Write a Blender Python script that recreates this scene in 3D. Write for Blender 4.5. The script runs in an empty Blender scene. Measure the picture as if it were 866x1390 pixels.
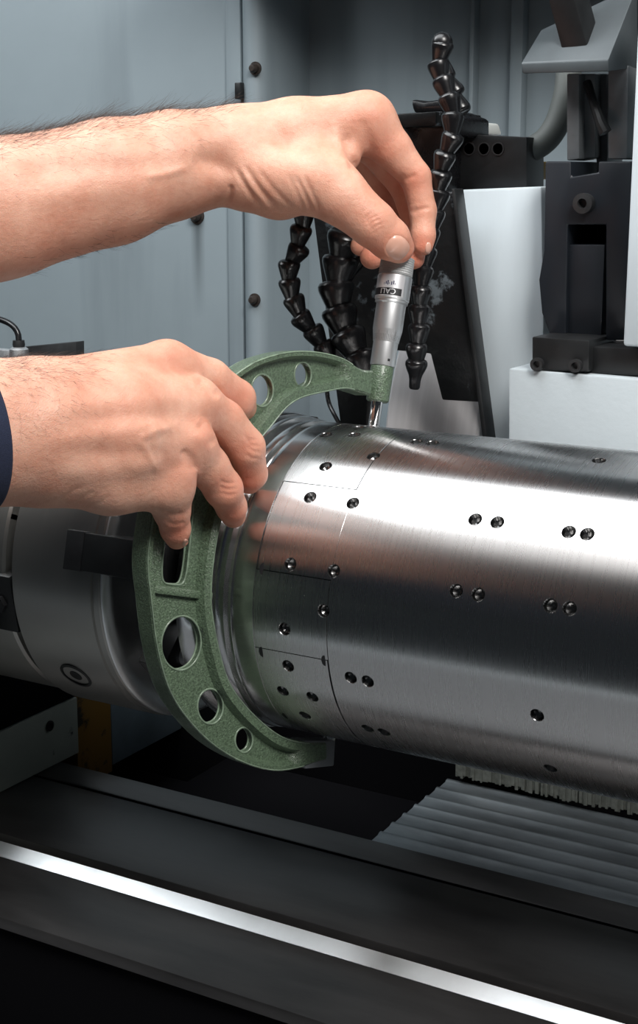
import bpy, bmesh, math, random
import numpy as np
from mathutils import Vector, Matrix, Quaternion, noise
from mathutils.bvhtree import BVHTree
random.seed(7); rng = np.random.default_rng(7)
S = bpy.context.scene; COL = S.collection

# ------------------------------------------------------------------ camera
W, H, F, CX, CY = 866, 1390, 2018.0, 433.0, 650.0      # optical centre of the photo is above the frame centre
CAM = np.array([0.40535886, -0.7258112, 0.2275316])
PIT = math.atan(407 / F); YAW = math.atan(3498 / math.hypot(F, 407))
FWD = np.array([-math.cos(YAW) * math.cos(PIT), math.sin(YAW) * math.cos(PIT), -math.sin(PIT)])
RGT = np.cross(FWD, [0, 0, 1]); RGT /= np.linalg.norm(RGT)
UPV = np.cross(RGT, FWD)
cd = bpy.data.cameras.new('camera'); cam = bpy.data.objects.new('camera', cd); COL.objects.link(cam)
cd.sensor_fit = 'HORIZONTAL'; cd.sensor_width = 36; cd.lens = F / W * 36
cd.shift_y = (CY - H / 2) / W; cd.clip_start = 0.02; cd.clip_end = 50
cam.matrix_world = Matrix(((RGT[0], UPV[0], -FWD[0], CAM[0]), (RGT[1], UPV[1], -FWD[1], CAM[1]),
                           (RGT[2], UPV[2], -FWD[2], CAM[2]), (0, 0, 0, 1)))
S.camera = cam

# ------------------------------------------------------------------ world, lamps, exposure
S.view_settings.view_transform = 'Standard'; S.view_settings.look = 'None'
S.view_settings.exposure = 0.0; S.view_settings.gamma = 1.0
wd = bpy.data.worlds.new('world'); S.world = wd; wd.use_nodes = True
wd.node_tree.nodes['Background'].inputs[0].default_value = (0.75, 0.88, 1.0, 1)
wd.node_tree.nodes['Background'].inputs[1].default_value = 0.022

def area(name, loc, target, sx, sy, power, col=(1, 1, 1)):
    l = bpy.data.lights.new(name, 'AREA'); l.shape = 'RECTANGLE'; l.size = sx; l.size_y = sy
    l.energy = power; l.color = col
    o = bpy.data.objects.new(name, l); COL.objects.link(o); o.location = loc
    o.rotation_euler = (Vector(target) - Vector(loc)).to_track_quat('-Z', 'Y').to_euler()
    return o
area('softbox_lamp', (-0.42, -0.165, 0.95), (-0.42, -0.165, 0), 1.15, 0.56, 13.5, (0.95, 0.98, 1.0))
area('front_lamp', (1.0, -0.74, 1.36), (-0.05, 0.1, 0.05), 0.6, 0.6, 36, (1.0, 0.97, 0.94))
area('wall_fill', (-1.15, -0.35, 1.05), (-0.75, 0.5, 0.15), 0.5, 0.5, 4.5, (0.92, 0.97, 1.0))  # unseen fill added to brighten the left wall panel

# ------------------------------------------------------------------ helpers
def ray(px, py): return FWD + RGT * (px - CX) / F + UPV * (CY - py) / F
def at(px, py, d): return CAM + ray(px, py) * d             # d = depth along the view axis
def Yp(px, py, y): r = ray(px, py); return CAM + r * (y - CAM[1]) / r[1]
def Zp(px, py, z): r = ray(px, py); return CAM + r * (z - CAM[2]) / r[2]
def Xp(px, py, x): r = ray(px, py); return CAM + r * (x - CAM[0]) / r[0]
def pix(P):
    d = np.asarray(P, float) - CAM; z = d @ FWD
    return np.stack([CX + F * (d @ RGT) / z, CY - F * (d @ UPV) / z], -1)
def nrm(v): v = np.asarray(v, float); return v / np.linalg.norm(v)
WL = {}
def wl(o):
    p = np.zeros(3)
    while o is not None: p = p + WL.get(o.name, np.zeros(3)); o = o.parent
    return p
def thing(name, label, cat, loc=(0, 0, 0), group=None, kind=None):
    o = bpy.data.objects.new(name, None); COL.objects.link(o); o.location = loc; o.empty_display_size = 0.02
    WL[o.name] = np.array(loc, float); o['label'] = label; o['category'] = cat
    if group: o['group'] = group
    if kind: o['kind'] = kind
    return o
def tag(o, label, cat, group=None):
    o['label'] = label; o['category'] = cat
    if group: o['group'] = group
    return o
def link_mesh(name, me, m, parent=None, angle=35):
    if m is not None: me.materials.clear(); me.materials.append(m)
    me.polygons.foreach_set('use_smooth', [True] * len(me.polygons))
    if angle < 180: me.set_sharp_from_angle(angle=math.radians(angle))
    o = bpy.data.objects.new(name, me); COL.objects.link(o)
    if parent is not None: o.parent = parent
    return o
def basis(axis):
    a = nrm(axis); t = np.array([0, 0, 1.0]) if abs(a[2]) < .9 else np.array([1.0, 0, 0])
    u = nrm(np.cross(t, a)); return a, u, np.cross(a, u)
class MB:
    def __init__(s): s.v = []; s.f = []
    def add(s, vs, fs):
        o = len(s.v); s.v += [tuple(map(float, p)) for p in vs]; s.f += [tuple(i + o for i in f) for f in fs]; return s
    def box(s, lo, hi, rot=None, c=None):
        (a, b, c0), (d, e, f) = lo, hi
        vs = [(a, b, c0), (d, b, c0), (d, e, c0), (a, e, c0), (a, b, f), (d, b, f), (d, e, f), (a, e, f)]
        return s.add(vs, [(3, 2, 1, 0), (4, 5, 6, 7), (0, 1, 5, 4), (1, 2, 6, 5), (2, 3, 7, 6), (3, 0, 4, 7)])
    def prism(s, pts, ext):
        """closed polygon (3D points) swept along ext"""
        n = len(pts); pts = [np.asarray(p, float) for p in pts]; e = np.asarray(ext, float)
        vs = pts + [p + e for p in pts]
        nn = sum(np.cross(pts[i], pts[(i + 1) % n]) for i in range(n))
        fs = [tuple(range(n - 1, -1, -1)), tuple(range(n, 2 * n))] + [(i, (i + 1) % n, n + (i + 1) % n, n + i) for i in range(n)]
        if nn @ e < 0: fs = [f[::-1] for f in fs]
        return s.add(vs, fs)
    def lathe(s, prof, org, axis, n=32, ref=None):
        """prof = (radius, distance along axis); r = 0 ends close to a point"""
        a, u, w = basis(axis)
        if ref is not None: u = nrm(np.asarray(ref) - (np.asarray(ref) @ a) * a); w = np.cross(a, u)
        org = np.asarray(org, float); rows = []; vs = []; fs = []
        for r, z in prof:
            if r <= 1e-7: rows.append([len(vs)]); vs.append(org + a * z)
            else:
                rows.append(list(range(len(vs), len(vs) + n)))
                vs += [org + a * z + r * (math.cos(t) * u + math.sin(t) * w) for t in np.arange(n) * 2 * math.pi / n]
        for A, B in zip(rows, rows[1:]):
            for i in range(n):
                j = (i + 1) % n
                q = [A[i % len(A)], A[j % len(A)], B[j % len(B)], B[i % len(B)]]
                q = [x for k, x in enumerate(q) if x not in q[:k]]
                if len(q) > 2: fs.append(tuple(q))
        if len(rows[0]) > 1: fs.append(tuple(rows[0][::-1]))
        if len(rows[-1]) > 1: fs.append(tuple(rows[-1]))
        return s.add(vs, fs)
    def tube(s, path, r, n=8, closed=False):
        P = [np.asarray(p, float) for p in path]; m = len(P); rr = r if hasattr(r, '__len__') else [r] * m
        vs = []; fs = []; u = None
        for i in range(m):
            t = nrm(P[(i + 1) % m] - P[i - 1]) if closed else nrm(P[min(i + 1, m - 1)] - P[max(i - 1, 0)])
            u = basis(t)[1] if u is None else nrm(u - (u @ t) * t); w = np.cross(t, u)
            vs += [P[i] + rr[i] * (math.cos(a) * u + math.sin(a) * w) for a in np.arange(n) * 2 * math.pi / n]
        for i in range(m if closed else m - 1):
            for k in range(n):
                fs.append((i * n + k, i * n + (k + 1) % n, ((i + 1) % m) * n + (k + 1) % n, ((i + 1) % m) * n + k))
        if not closed: fs += [tuple(range(n - 1, -1, -1)), tuple(range((m - 1) * n, m * n))]
        return s.add(vs, fs)
    def mesh(s, name, off=(0, 0, 0), bevel=0, seg=2):
        me = bpy.data.meshes.new(name); me.from_pydata([tuple(np.array(v) - off) for v in s.v], [], s.f)
        bm = bmesh.new(); bm.from_mesh(me); bmesh.ops.recalc_face_normals(bm, faces=bm.faces)
        if bevel:
            ed = [e for e in bm.edges if len(e.link_faces) == 2 and e.calc_face_angle(0) > math.radians(30)]
            bmesh.ops.bevel(bm, geom=ed, offset=bevel, segments=seg, profile=.5, affect='EDGES', clamp_overlap=True)
        bm.to_mesh(me); bm.free(); return me
    def build(s, name, m, parent=None, bevel=0, angle=35, seg=2):
        return link_mesh(name, s.mesh(name, wl(parent), bevel, seg), m, parent, angle)
def struct(o): o['kind'] = 'structure'; return o
def boolean(o, cut_mb, off):
    """cut every piece of cut_mb out of o, keep the result as plain mesh"""
    cm = cut_mb.mesh('cut', off); c = bpy.data.objects.new('cut', cm); COL.objects.link(c); c.matrix_world = Matrix.Translation(Vector(off)) if False else Matrix()
    c.location = o.location
    if o.parent: c.parent = o.parent
    md = o.modifiers.new('b', 'BOOLEAN'); md.operation = 'DIFFERENCE'; md.object = c; md.solver = 'EXACT'
    dg = bpy.context.evaluated_depsgraph_get(); dg.update()
    me = bpy.data.meshes.new_from_object(o.evaluated_get(dg)); o.modifiers.clear()
    old = o.data; o.data = me; bpy.data.objects.remove(c); bpy.data.meshes.remove(cm); bpy.data.meshes.remove(old)
def spline(pts, n, closed=False):
    P = [np.asarray(p, float) for p in pts]; m = len(P); out = []
    segs = m if closed else m - 1
    for k in np.linspace(0, segs, n, endpoint=not closed):
        i = min(int(k), segs - 1); t = k - i
        g = (lambda j: P[j % m]) if closed else (lambda j: P[max(0, min(m - 1, j))])
        a, b, c, d = g(i - 1), g(i), g(i + 1), g(i + 2)
        out.append(.5 * (2 * b + (c - a) * t + (2 * a - 5 * b + 4 * c - d) * t * t + (3 * b - a - 3 * c + d) * t ** 3))
    L = np.concatenate([[0], np.cumsum([np.linalg.norm(x - y) for x, y in zip(out[1:], out)])])
    if closed: return out
    s = np.linspace(0, L[-1], n); O = np.array(out)
    return [np.array([np.interp(v, L, O[:, k]) for k in range(O.shape[1])]) for v in s]

# ------------------------------------------------------------------ materials
def mat(name, col, rough=.5, metal=0.0, var=.0, vscale=40, bump=0.0, bscale=300, spec=.5, coat=0, wear=None, stretch=None, rvar=0):
    m = bpy.data.materials.new(name); m.use_nodes = True; nt = m.node_tree; N = nt.nodes; L = nt.links
    p = N['Principled BSDF']; p.inputs['Base Color'].default_value = (*col, 1)
    p.inputs['Roughness'].default_value = rough; p.inputs['Metallic'].default_value = metal
    p.inputs['Specular IOR Level'].default_value = spec; p.inputs['Coat Weight'].default_value = coat
    tc = N.new('ShaderNodeTexCoord'); src = tc.outputs['Object']
    if stretch:
        mp = N.new('ShaderNodeMapping'); mp.inputs['Scale'].default_value = stretch; L.new(src, mp.inputs[0]); src = mp.outputs[0]
    last = None
    if var or rvar:
        n = N.new('ShaderNodeTexNoise'); n.inputs['Scale'].default_value = vscale; n.inputs['Detail'].default_value = 6
        n.inputs['Roughness'].default_value = .6; L.new(src, n.inputs[0])
        if var:
            r = N.new('ShaderNodeMapRange'); r.inputs[1].default_value = .3; r.inputs[2].default_value = .7
            r.inputs[3].default_value = 1 - var; r.inputs[4].default_value = 1 + var; L.new(n.outputs[0], r.inputs[0])
            mx = N.new('ShaderNodeMix'); mx.data_type = 'RGBA'; mx.blend_type = 'MULTIPLY'; mx.inputs[0].default_value = 1
            mx.inputs[6].default_value = (*col, 1); L.new(r.outputs[0], mx.inputs[7]); last = mx.outputs[2]
        if rvar:
            r2 = N.new('ShaderNodeMapRange'); r2.inputs[1].default_value = .3; r2.inputs[2].default_value = .7
            r2.inputs[3].default_value = max(.02, rough - rvar); r2.inputs[4].default_value = rough + rvar
            L.new(n.outputs[0], r2.inputs[0]); L.new(r2.outputs[0], p.inputs['Roughness'])
    if wear:   # (colour, scale, threshold) patches of worn or dirty surface
        n = N.new('ShaderNodeTexNoise'); n.inputs['Scale'].default_value = wear[1]; n.inputs['Detail'].default_value = 8
        n.inputs['Roughness'].default_value = .7; L.new(src, n.inputs[0])
        r = N.new('ShaderNodeMapRange'); r.inputs[1].default_value = wear[2]; r.inputs[2].default_value = wear[2] + .06; L.new(n.outputs[0], r.inputs[0])
        mx = N.new('ShaderNodeMix'); mx.data_type = 'RGBA'; L.new(r.outputs[0], mx.inputs[0])
        if last: L.new(last, mx.inputs[6])
        else: mx.inputs[6].default_value = (*col, 1)
        mx.inputs[7].default_value = (*wear[0], 1); last = mx.outputs[2]
    if last: L.new(last, p.inputs['Base Color'])
    if bump:
        n = N.new('ShaderNodeTexNoise'); n.inputs['Scale'].default_value = bscale; n.inputs['Detail'].default_value = 4; L.new(src, n.inputs[0])
        b = N.new('ShaderNodeBump'); b.inputs['Strength'].default_value = 1; b.inputs['Distance'].default_value = bump
        L.new(n.outputs[0], b.inputs['Height']); L.new(b.outputs[0], p.inputs['Normal'])
    return m
def turned(name, col, rough, aniso=.75, streak=.06, metal=1.0):
    """steel turned about the X axis: fine rings round the axis, so the gloss spreads along it"""
    m = bpy.data.materials.new(name); m.use_nodes = True; nt = m.node_tree; N = nt.nodes; L = nt.links
    p = N['Principled BSDF']; p.inputs['Metallic'].default_value = metal; p.inputs['Roughness'].default_value = rough
    p.inputs['Anisotropic'].default_value = aniso; p.inputs['Base Color'].default_value = (*col, 1)
    g = N.new('ShaderNodeNewGeometry'); tn = N.new('ShaderNodeCombineXYZ'); tn.inputs[0].default_value = 1.0
    L.new(tn.outputs[0], p.inputs['Tangent'])
    mp = N.new('ShaderNodeMapping'); mp.inputs['Scale'].default_value = (900, 6, 6); L.new(g.outputs['Position'], mp.inputs[0])
    n = N.new('ShaderNodeTexNoise'); n.inputs['Scale'].default_value = 1; n.inputs['Detail'].default_value = 3; L.new(mp.outputs[0], n.inputs[0])
    r = N.new('ShaderNodeMapRange'); r.inputs[3].default_value = rough * (1 - streak * 4); r.inputs[4].default_value = rough * (1 + streak * 4)
    L.new(n.outputs[0], r.inputs[0]); L.new(r.outputs[0], p.inputs['Roughness'])
    r2 = N.new('ShaderNodeMapRange'); r2.inputs[3].default_value = 1 - streak; r2.inputs[4].default_value = 1 + streak; L.new(n.outputs[0], r2.inputs[0])
    mx = N.new('ShaderNodeMix'); mx.data_type = 'RGBA'; mx.blend_type = 'MULTIPLY'; mx.inputs[0].default_value = 1
    mx.inputs[6].default_value = (*col, 1); L.new(r2.outputs[0], mx.inputs[7]); L.new(mx.outputs[2], p.inputs['Base Color'])
    return m
M = {}
M['steel'] = turned('turned_steel', (.66, .65, .65), .275, .95, .011)
M['collar'] = turned('collar_steel', (.74, .74, .74), .2, .8, .02)
M['chuck'] = turned('chuck_steel', (.40, .395, .375), .40, .75, .03, .92)
M['chrome'] = mat('chrome', (.8, .8, .8), .12, 1)
M['satin'] = mat('satin_chrome', (.74, .75, .76), .42, .95)
M['knurl'] = mat('knurled_chrome', (.42, .43, .43), .5, .6)
M['hole'] = mat('shaded_hole_steel', (.22, .22, .22), .25, 1)  # darker copy of the roll steel, shade put into holes and seams
M['dark_steel'] = mat('dark_steel', (.045, .046, .048), .45, .6, var=.3, vscale=60)
M['black_steel'] = mat('black_oxide_steel', (.018, .019, .02), .4, .3, var=.3, vscale=50)
M['black_plastic'] = mat('black_plastic', (.006, .006, .007), .28, 0, spec=.55, rvar=.08, vscale=80)
M['guard'] = mat('splashed_black_paint', (.006, .0065, .007), .36, 0, spec=.3, wear=((.085, .10, .11), 30, .57), bump=.0006, bscale=120)
M['slide'] = mat('slide_black', (.010, .013, .018), .45, .05, var=.2, vscale=30)
M['green'] = None
M['white_paint'] = mat('white_machine_paint', (.54, .60, .63), .42, 0, var=.04, vscale=14, bump=.00012, bscale=260)
M['panel_white'] = mat('smeared_white_paint', (.6, .67, .71), .4, 0, var=.07, vscale=10, stretch=(3, 3, .5))
M['grey_paint'] = mat('grey_machine_paint', (.25, .28, .29), .5, 0, wear=((.05, .05, .05), 30, .66), var=.1)
M['olive_grey'] = mat('chipped_grey_green_paint', (.26, .29, .26), .55, 0, wear=((.02, .02, .02), 38, .64), var=.08, vscale=25)
M['ochre'] = mat('ochre_paint', (.16, .085, .012), .5, 0, wear=((.02, .016, .008), 30, .56))
M['blue_grey'] = mat('blue_grey_paint', (.10, .135, .16), .5, 0, var=.15)
M['bracket'] = mat('grey_bracket_paint', (.075, .088, .095), .45, .2, var=.15, vscale=30)
M['column'] = mat('grey_column_paint', (.17, .185, .195), .45, .2, var=.2, vscale=40)
M['reflector'] = mat('grey_reflector_paint', (.17, .18, .19), .5, 0)
M['rail'] = mat('scraped_rail_steel', (.10, .095, .094), .38, .9, var=.3, vscale=30, stretch=(.25, 1, 1), rvar=.08)
M['strip'] = mat('polished_strip', (.9, .92, .93), .34, 1, var=.04, vscale=60, rvar=.04)
M['plate'] = mat('cover_plate_steel', (.30, .33, .35), .40, .8, var=.35, vscale=40, stretch=(.3, 1, 1))
M['pit'] = mat('shade_black', (.005, .005, .006), .9, 0, spec=.04)  # near-black colour carries the shade of the pit and recesses
M['wheel'] = mat('abrasive_wheel', (.52, .505, .51), .8, 0, var=.14, vscale=30, stretch=(4, .1, .1))
M['bristle'] = mat('pale_bristles', (.24, .25, .22), .8, 0, var=.3, vscale=200)
M['bolt'] = mat('rusty_bolt', (.05, .04, .035), .5, .5, var=.4, vscale=300)
M['cuff'] = mat('navy_cotton', (.012, .018, .045), .9, 0, var=.15, vscale=900, bump=.0003, bscale=2500)
M['yellow'] = mat('yellow_paint', (.35, .2, .02), .5)
M['white_plastic'] = mat('pale_plastic', (.5, .52, .5), .5)
M['hose_grey'] = mat('grey_hose_rubber', (.09, .10, .095), .6)
M['label'] = mat('silver_label', (.72, .72, .74), .35, .5)
M['ink'] = mat('label_black', (.012, .012, .014), .5)
M['ink_blue'] = mat('pen_ink', (.05, .05, .10), .6)
M['hair'] = mat('arm_hair', (.035, .018, .010), .5)

def wall_material():
    m = mat('wall_sheet_metal', (.225, .272, .297), .5, 0, var=.05, vscale=6, bump=.0003, bscale=30); nt = m.node_tree; N = nt.nodes; L = nt.links
    # vertical smears of grime
    g = N.new('ShaderNodeNewGeometry'); mp = N.new('ShaderNodeMapping'); mp.inputs['Scale'].default_value = (16, 16, 1.6); L.new(g.outputs['Position'], mp.inputs[0])
    n = N.new('ShaderNodeTexNoise'); n.inputs['Scale'].default_value = 1; n.inputs['Detail'].default_value = 6; L.new(mp.outputs[0], n.inputs[0])
    r = N.new('ShaderNodeMapRange'); r.inputs[1].default_value = .54; r.inputs[2].default_value = .75; r.inputs[3].default_value = 0; r.inputs[4].default_value = .4; L.new(n.outputs[0], r.inputs[0])
    p = N['Principled BSDF']; src = p.inputs['Base Color'].links[0].from_socket
    mx = N.new('ShaderNodeMix'); mx.data_type = 'RGBA'; L.new(r.outputs[0], mx.inputs[0]); L.new(src, mx.inputs[6]); mx.inputs[7].default_value = (.08, .10, .115, 1)
    # rusty drip under the bolt on the left panel
    b = Yp(268, 296, .5); sp = N.new('ShaderNodeSeparateXYZ'); L.new(g.outputs['Position'], sp.inputs[0])
    def mth(op, a, c):
        q = N.new('ShaderNodeMath'); q.operation = op; q.use_clamp = op == 'MULTIPLY'
        for k, v in enumerate((a, c)):
            if isinstance(v, float): q.inputs[k].default_value = v
            else: L.new(v, q.inputs[k])
        return q.outputs[0]
    dx = mth('ABSOLUTE', mth('SUBTRACT', sp.outputs[0], float(b[0])), 0.0)
    mr = N.new('ShaderNodeMapRange'); mr.inputs[1].default_value = .001; mr.inputs[2].default_value = .009; mr.inputs[3].default_value = 1; mr.inputs[4].default_value = 0; L.new(dx, mr.inputs[0])
    mz = N.new('ShaderNodeMapRange'); mz.inputs[1].default_value = float(b[2]) - .10; mz.inputs[2].default_value = float(b[2]); L.new(sp.outputs[2], mz.inputs[0])
    lt = mth('LESS_THAN', sp.outputs[2], float(b[2]))
    mk = mth('MULTIPLY', mth('MULTIPLY', mth('MULTIPLY', mr.outputs[0], mz.outputs[0]), lt), .75)
    m2 = N.new('ShaderNodeMix'); m2.data_type = 'RGBA'; L.new(mk, m2.inputs[0]); L.new(mx.outputs[2], m2.inputs[6]); m2.inputs[7].default_value = (.035, .045, .05, 1)
    L.new(m2.outputs[2], p.inputs['Base Color']); return m
M['wall'] = wall_material()
def green_material():
    m = mat('green_hammer_paint', (.092, .135, .086), .34, 0, coat=.25, var=.5, vscale=850); nt = m.node_tree; N = nt.nodes; L = nt.links
    tc = N.new('ShaderNodeTexCoord'); v = N.new('ShaderNodeTexNoise'); v.inputs['Scale'].default_value = 1100; v.inputs['Detail'].default_value = 2
    L.new(tc.outputs['Object'], v.inputs[0])
    b = N.new('ShaderNodeBump'); b.inputs['Strength'].default_value = 1; b.inputs['Distance'].default_value = .0006
    L.new(v.outputs[0], b.inputs['Height']); p = N['Principled BSDF']; L.new(b.outputs[0], p.inputs['Normal']); return m
M['green'] = green_material()
M['green_edge'] = mat('worn_green_edge', (.17, .23, .165), .35, 0, var=.3, vscale=200, coat=.3)
def skin_material():
    m = bpy.data.materials.new('skin'); m.use_nodes = True; nt = m.node_tree; N = nt.nodes; L = nt.links
    p = N['Principled BSDF']; tc = N.new('ShaderNodeTexCoord')
    n = N.new('ShaderNodeTexNoise'); n.inputs['Scale'].default_value = 55; n.inputs['Detail'].default_value = 7; n.inputs['Roughness'].default_value = .65
    L.new(tc.outputs['Object'], n.inputs[0])
    cr = N.new('ShaderNodeValToRGB'); cr.color_ramp.elements[0].position = .32; cr.color_ramp.elements[1].position = .68
    cr.color_ramp.elements[0].color = (.62, .30, .205, 1); cr.color_ramp.elements[1].color = (.74, .43, .315, 1); L.new(n.outputs[0], cr.inputs[0])
    at_ = N.new('ShaderNodeAttribute'); at_.attribute_name = 'flush'       # redder fingertips and knuckles
    mx = N.new('ShaderNodeMix'); mx.data_type = 'RGBA'; L.new(at_.outputs['Fac'], mx.inputs[0]); L.new(cr.outputs[0], mx.inputs[6])
    mx.inputs[7].default_value = (.62, .19, .115, 1); L.new(mx.outputs[2], p.inputs['Base Color'])
    p.inputs['Subsurface Weight'].default_value = .25; p.inputs['Subsurface Radius'].default_value = (1, .35, .2); p.inputs['Subsurface Scale'].default_value = .004
    p.inputs['Roughness'].default_value = .48; p.inputs['Specular IOR Level'].default_value = .35
    v = N.new('ShaderNodeTexVoronoi'); v.feature = 'DISTANCE_TO_EDGE'; v.inputs['Scale'].default_value = 900; L.new(tc.outputs['Object'], v.inputs[0])
    n2 = N.new('ShaderNodeTexNoise'); n2.inputs['Scale'].default_value = 380; n2.inputs['Detail'].default_value = 5; L.new(tc.outputs['Object'], n2.inputs[0])
    ad = N.new('ShaderNodeMath'); ad.operation = 'MULTIPLY_ADD'; L.new(v.outputs['Distance'], ad.inputs[0]); ad.inputs[1].default_value = .5; L.new(n2.outputs[0], ad.inputs[2])
    b = N.new('ShaderNodeBump'); b.inputs['Strength'].default_value = .55; b.inputs['Distance'].default_value = .0006
    L.new(ad.outputs[0], b.inputs['Height']); L.new(b.outputs[0], p.inputs['Normal']); return m
M['skin'] = skin_material()
M['nail'] = mat('fingernail', (.72, .40, .30), .28, 0, spec=.5, coat=.2)

# ------------------------------------------------------------------ setting: back wall, floor
YW = 0.50; YR = 0.58
xl = Yp(311, 240, YW)[0]; xm = Yp(331, 240, YW)[0]; xr = Yp(362, 240, YW)[0]
struct(MB().box((-2.2, YW, -.42), (xl, YW + .02, 1.0)).build('wall_back', M['wall'], None, .002))
wr = struct(MB().box((xr - .03, YR, -.42), (1.6, YR + .02, 1.0)).build('wall_right', M['wall'], None))
struct(MB().box((-2.2, -.6, -.44), (1.6, YR + .02, -.42)).build('floor', M['pit'], None))
post = struct(MB().box((xl, YW - .004, -.42), (xm, YW + .03, 1.0)).build('trim_1', M['wall'], None, .0015))
mb = MB(); r_ = (xr - xm) / 2; prof = []
pts = [np.array([xm, YW + .09, -.42])] + [np.array([xm + r_ - r_ * math.cos(a), YW + .006 - .016 * math.sin(a), -.42]) for a in np.linspace(.25, math.pi - .15, 14)] + [np.array([xr, YR + .01, -.42])]
mb.prism(pts, (0, 0, 1.42)); t2 = struct(mb.build('trim_2', M['wall'], None, 0, 40))
for k, (p0, p1) in enumerate([(643, 650), (697, 716)]):
    a = Yp(p0, 100, YR)[0]; b = Yp(p1, 100, YR)[0]
    struct(MB().box((a, YR - .012, -.42), (b, YR + .005, 1.0)).build('trim_%d' % (k + 3), M['wall'], None, .004))
struct(MB().box((xm + .004, .36, .47), (1.6, YR - .001, .49)).build('shade_hood', M['wall'], None, .003))  # unseen hood added to shade the wall right of the post
def bolt(px, py, y, r, name, label, parent=None, washer=True):
    p = Yp(px, py, y); mb = MB()
    pr = ([(0, .0005), (r * 1.5, .0005), (r * 1.5, -.0012), (r, -.0012)] if washer else [(0, .0005), (r, .0005)]) + [(r, -.005), (r * .7, -.0075), (0, -.008)]
    mb.lathe(pr, p, (0, 1, 0), 20)
    o = mb.build(name, M['bolt'], None, 0, 40); return o
tag(bolt(347, 93, YW - .0095, .0042, 'bolt', ''), 'round brown bolt head high on the grey wall post', 'bolt', 'bolts on the back wall')
tag(bolt(346, 407, YW - .0095, .0042, 'bolt', ''), 'round brown bolt head low on the grey wall post below the wrist', 'bolt', 'bolts on the back wall')
tag(bolt(268, 293, YW, .0055, 'bolt', ''), 'steel bolt with washer on the wall panel just under the forearm', 'bolt', 'bolts on the back wall')
a = Yp(318, 112, YW - .014); b = Yp(334, 135, YW - .004)
tag(MB().box((a[0], YW - .014, b[2]), (b[0], YW - .003, a[2])).build('door_stop', M['black_steel'], None, .001), 'small black rectangular stop block on the wall seam', 'stop block')

# ------------------------------------------------------------------ lathe bed
bed = thing('machine_bed', 'dark steel machine bed way with a groove and bright polished edge strip', 'machine bed', (0, 0, -.42))
ZB = -.2; X0, X1 = -1.0, .75
def sweepx(prof, x0, x1):     # closed (y, z) outline swept along X
    return MB().prism([(x0, y, z) for y, z in prof], (x1 - x0, 0, 0))
sweepx([(-.036, ZB), (-.0372, ZB - .0052), (-.0372, ZB - .05), (.0495, ZB - .05), (.0495, ZB - .0005), (.0485, ZB)], X0, X1).build('rail', M['rail'], bed, .0006)
sweepx([(.0525, ZB - .0005), (.0525, ZB - .05), (.0805, ZB - .05), (.0805, ZB - .001), (.0795, ZB), (.0535, ZB)], X0, X1).build('rear_rail', M['rail'], bed)
sweepx([(.0490, ZB - .05), (.0490, ZB - .004), (.0530, ZB - .004), (.0530, ZB - .05)], X0, X1).build('groove_floor', M['pit'], bed)
sweepx([(-.0374, ZB - .0050), (-.0455, ZB - .0110), (-.0455, ZB - .05), (-.0374, ZB - .05)], X0, X1).build('bright_strip', M['strip'], bed)
sweepx([(-.0457, ZB - .0112), (-.1066, ZB - .0118), (-.107, ZB - .0124), (-.107, ZB - .019), (-.0457, ZB - .019)], X0, X1).build('front_ledge', M['rail'], bed)
MB().box((X0, -.103, -.42), (X1, -.047, ZB - .0195)).build('front_casting', M['pit'], bed)
MB().box((X0, -.0465, -.42), (X1, .075, ZB - .051)).build('casting', M['pit'], bed)

# painted front sill added to reflect in the roll's underside, out of view
reflector = thing('front_reflector', 'grey painted sill with a pale edge trim added unseen for reflections in the roll', 'reflector', (0, -.4, -.34))
MB().box((-1.2, -.62, -.34), (1.0, -.15, -.32)).build('panel', M['reflector'], reflector, .004)
MB().box((-1.2, -.66, -.345), (1.0, -.6205, -.312)).build('reflector_trim', M['white_paint'], reflector, .004)  # pale strip added for a light streak on the roll
# stepped way cover behind the rail
cover = thing('way_cover', 'ribbed grey steel way cover behind the dark rail under the roll', 'way cover', (.2, .14, -.3))
xc = Zp(555, 1101, ZB - .004)[0]
yy = np.linspace(.084, .205, 8)
for k in range(7):
    y0, y1 = yy[k], yy[k + 1]
    sweepx([(y0, ZB - .02), (y0, ZB - .0042), (y1 - .0060, ZB - .0036), (y1 - .0042, ZB - .0026), (y1 - .0026, ZB - .0022), (y1 - .0010, ZB - .0026), (y1 - .0002, ZB - .0040), (y1 - .0002, ZB - .02)], xc, .7).build('slat', M['plate'], cover)
MB().box((xc + .004, .084, -.42), (.69, .204, ZB - .021)).build('support', M['pit'], cover)
# brush wiper hanging behind it
wip = thing('brush_wiper', 'pale bristle brush strip hanging under the roll above the way cover', 'brush', (.2, .20, -.17))
xb = Yp(618, 1050, .20)[0]; zb = Yp(618, 1052, .20)[2]
MB().box((xb - .002, .2005, zb + .012), (.55, .212, zb + .07)).build('holder', M['black_steel'], wip)
bm_ = MB(); x = xb
while x < .5:
    w = random.uniform(.0012, .0030); L_ = random.uniform(-.0015, .0015)
    bm_.box((x, .200 + random.uniform(-.001, .001), zb + L_), (x + w * .98, .206, zb + .014)); x += w
br = bm_.build('bristles', M['bristle'], wip); br['kind'] = 'stuff'

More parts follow.
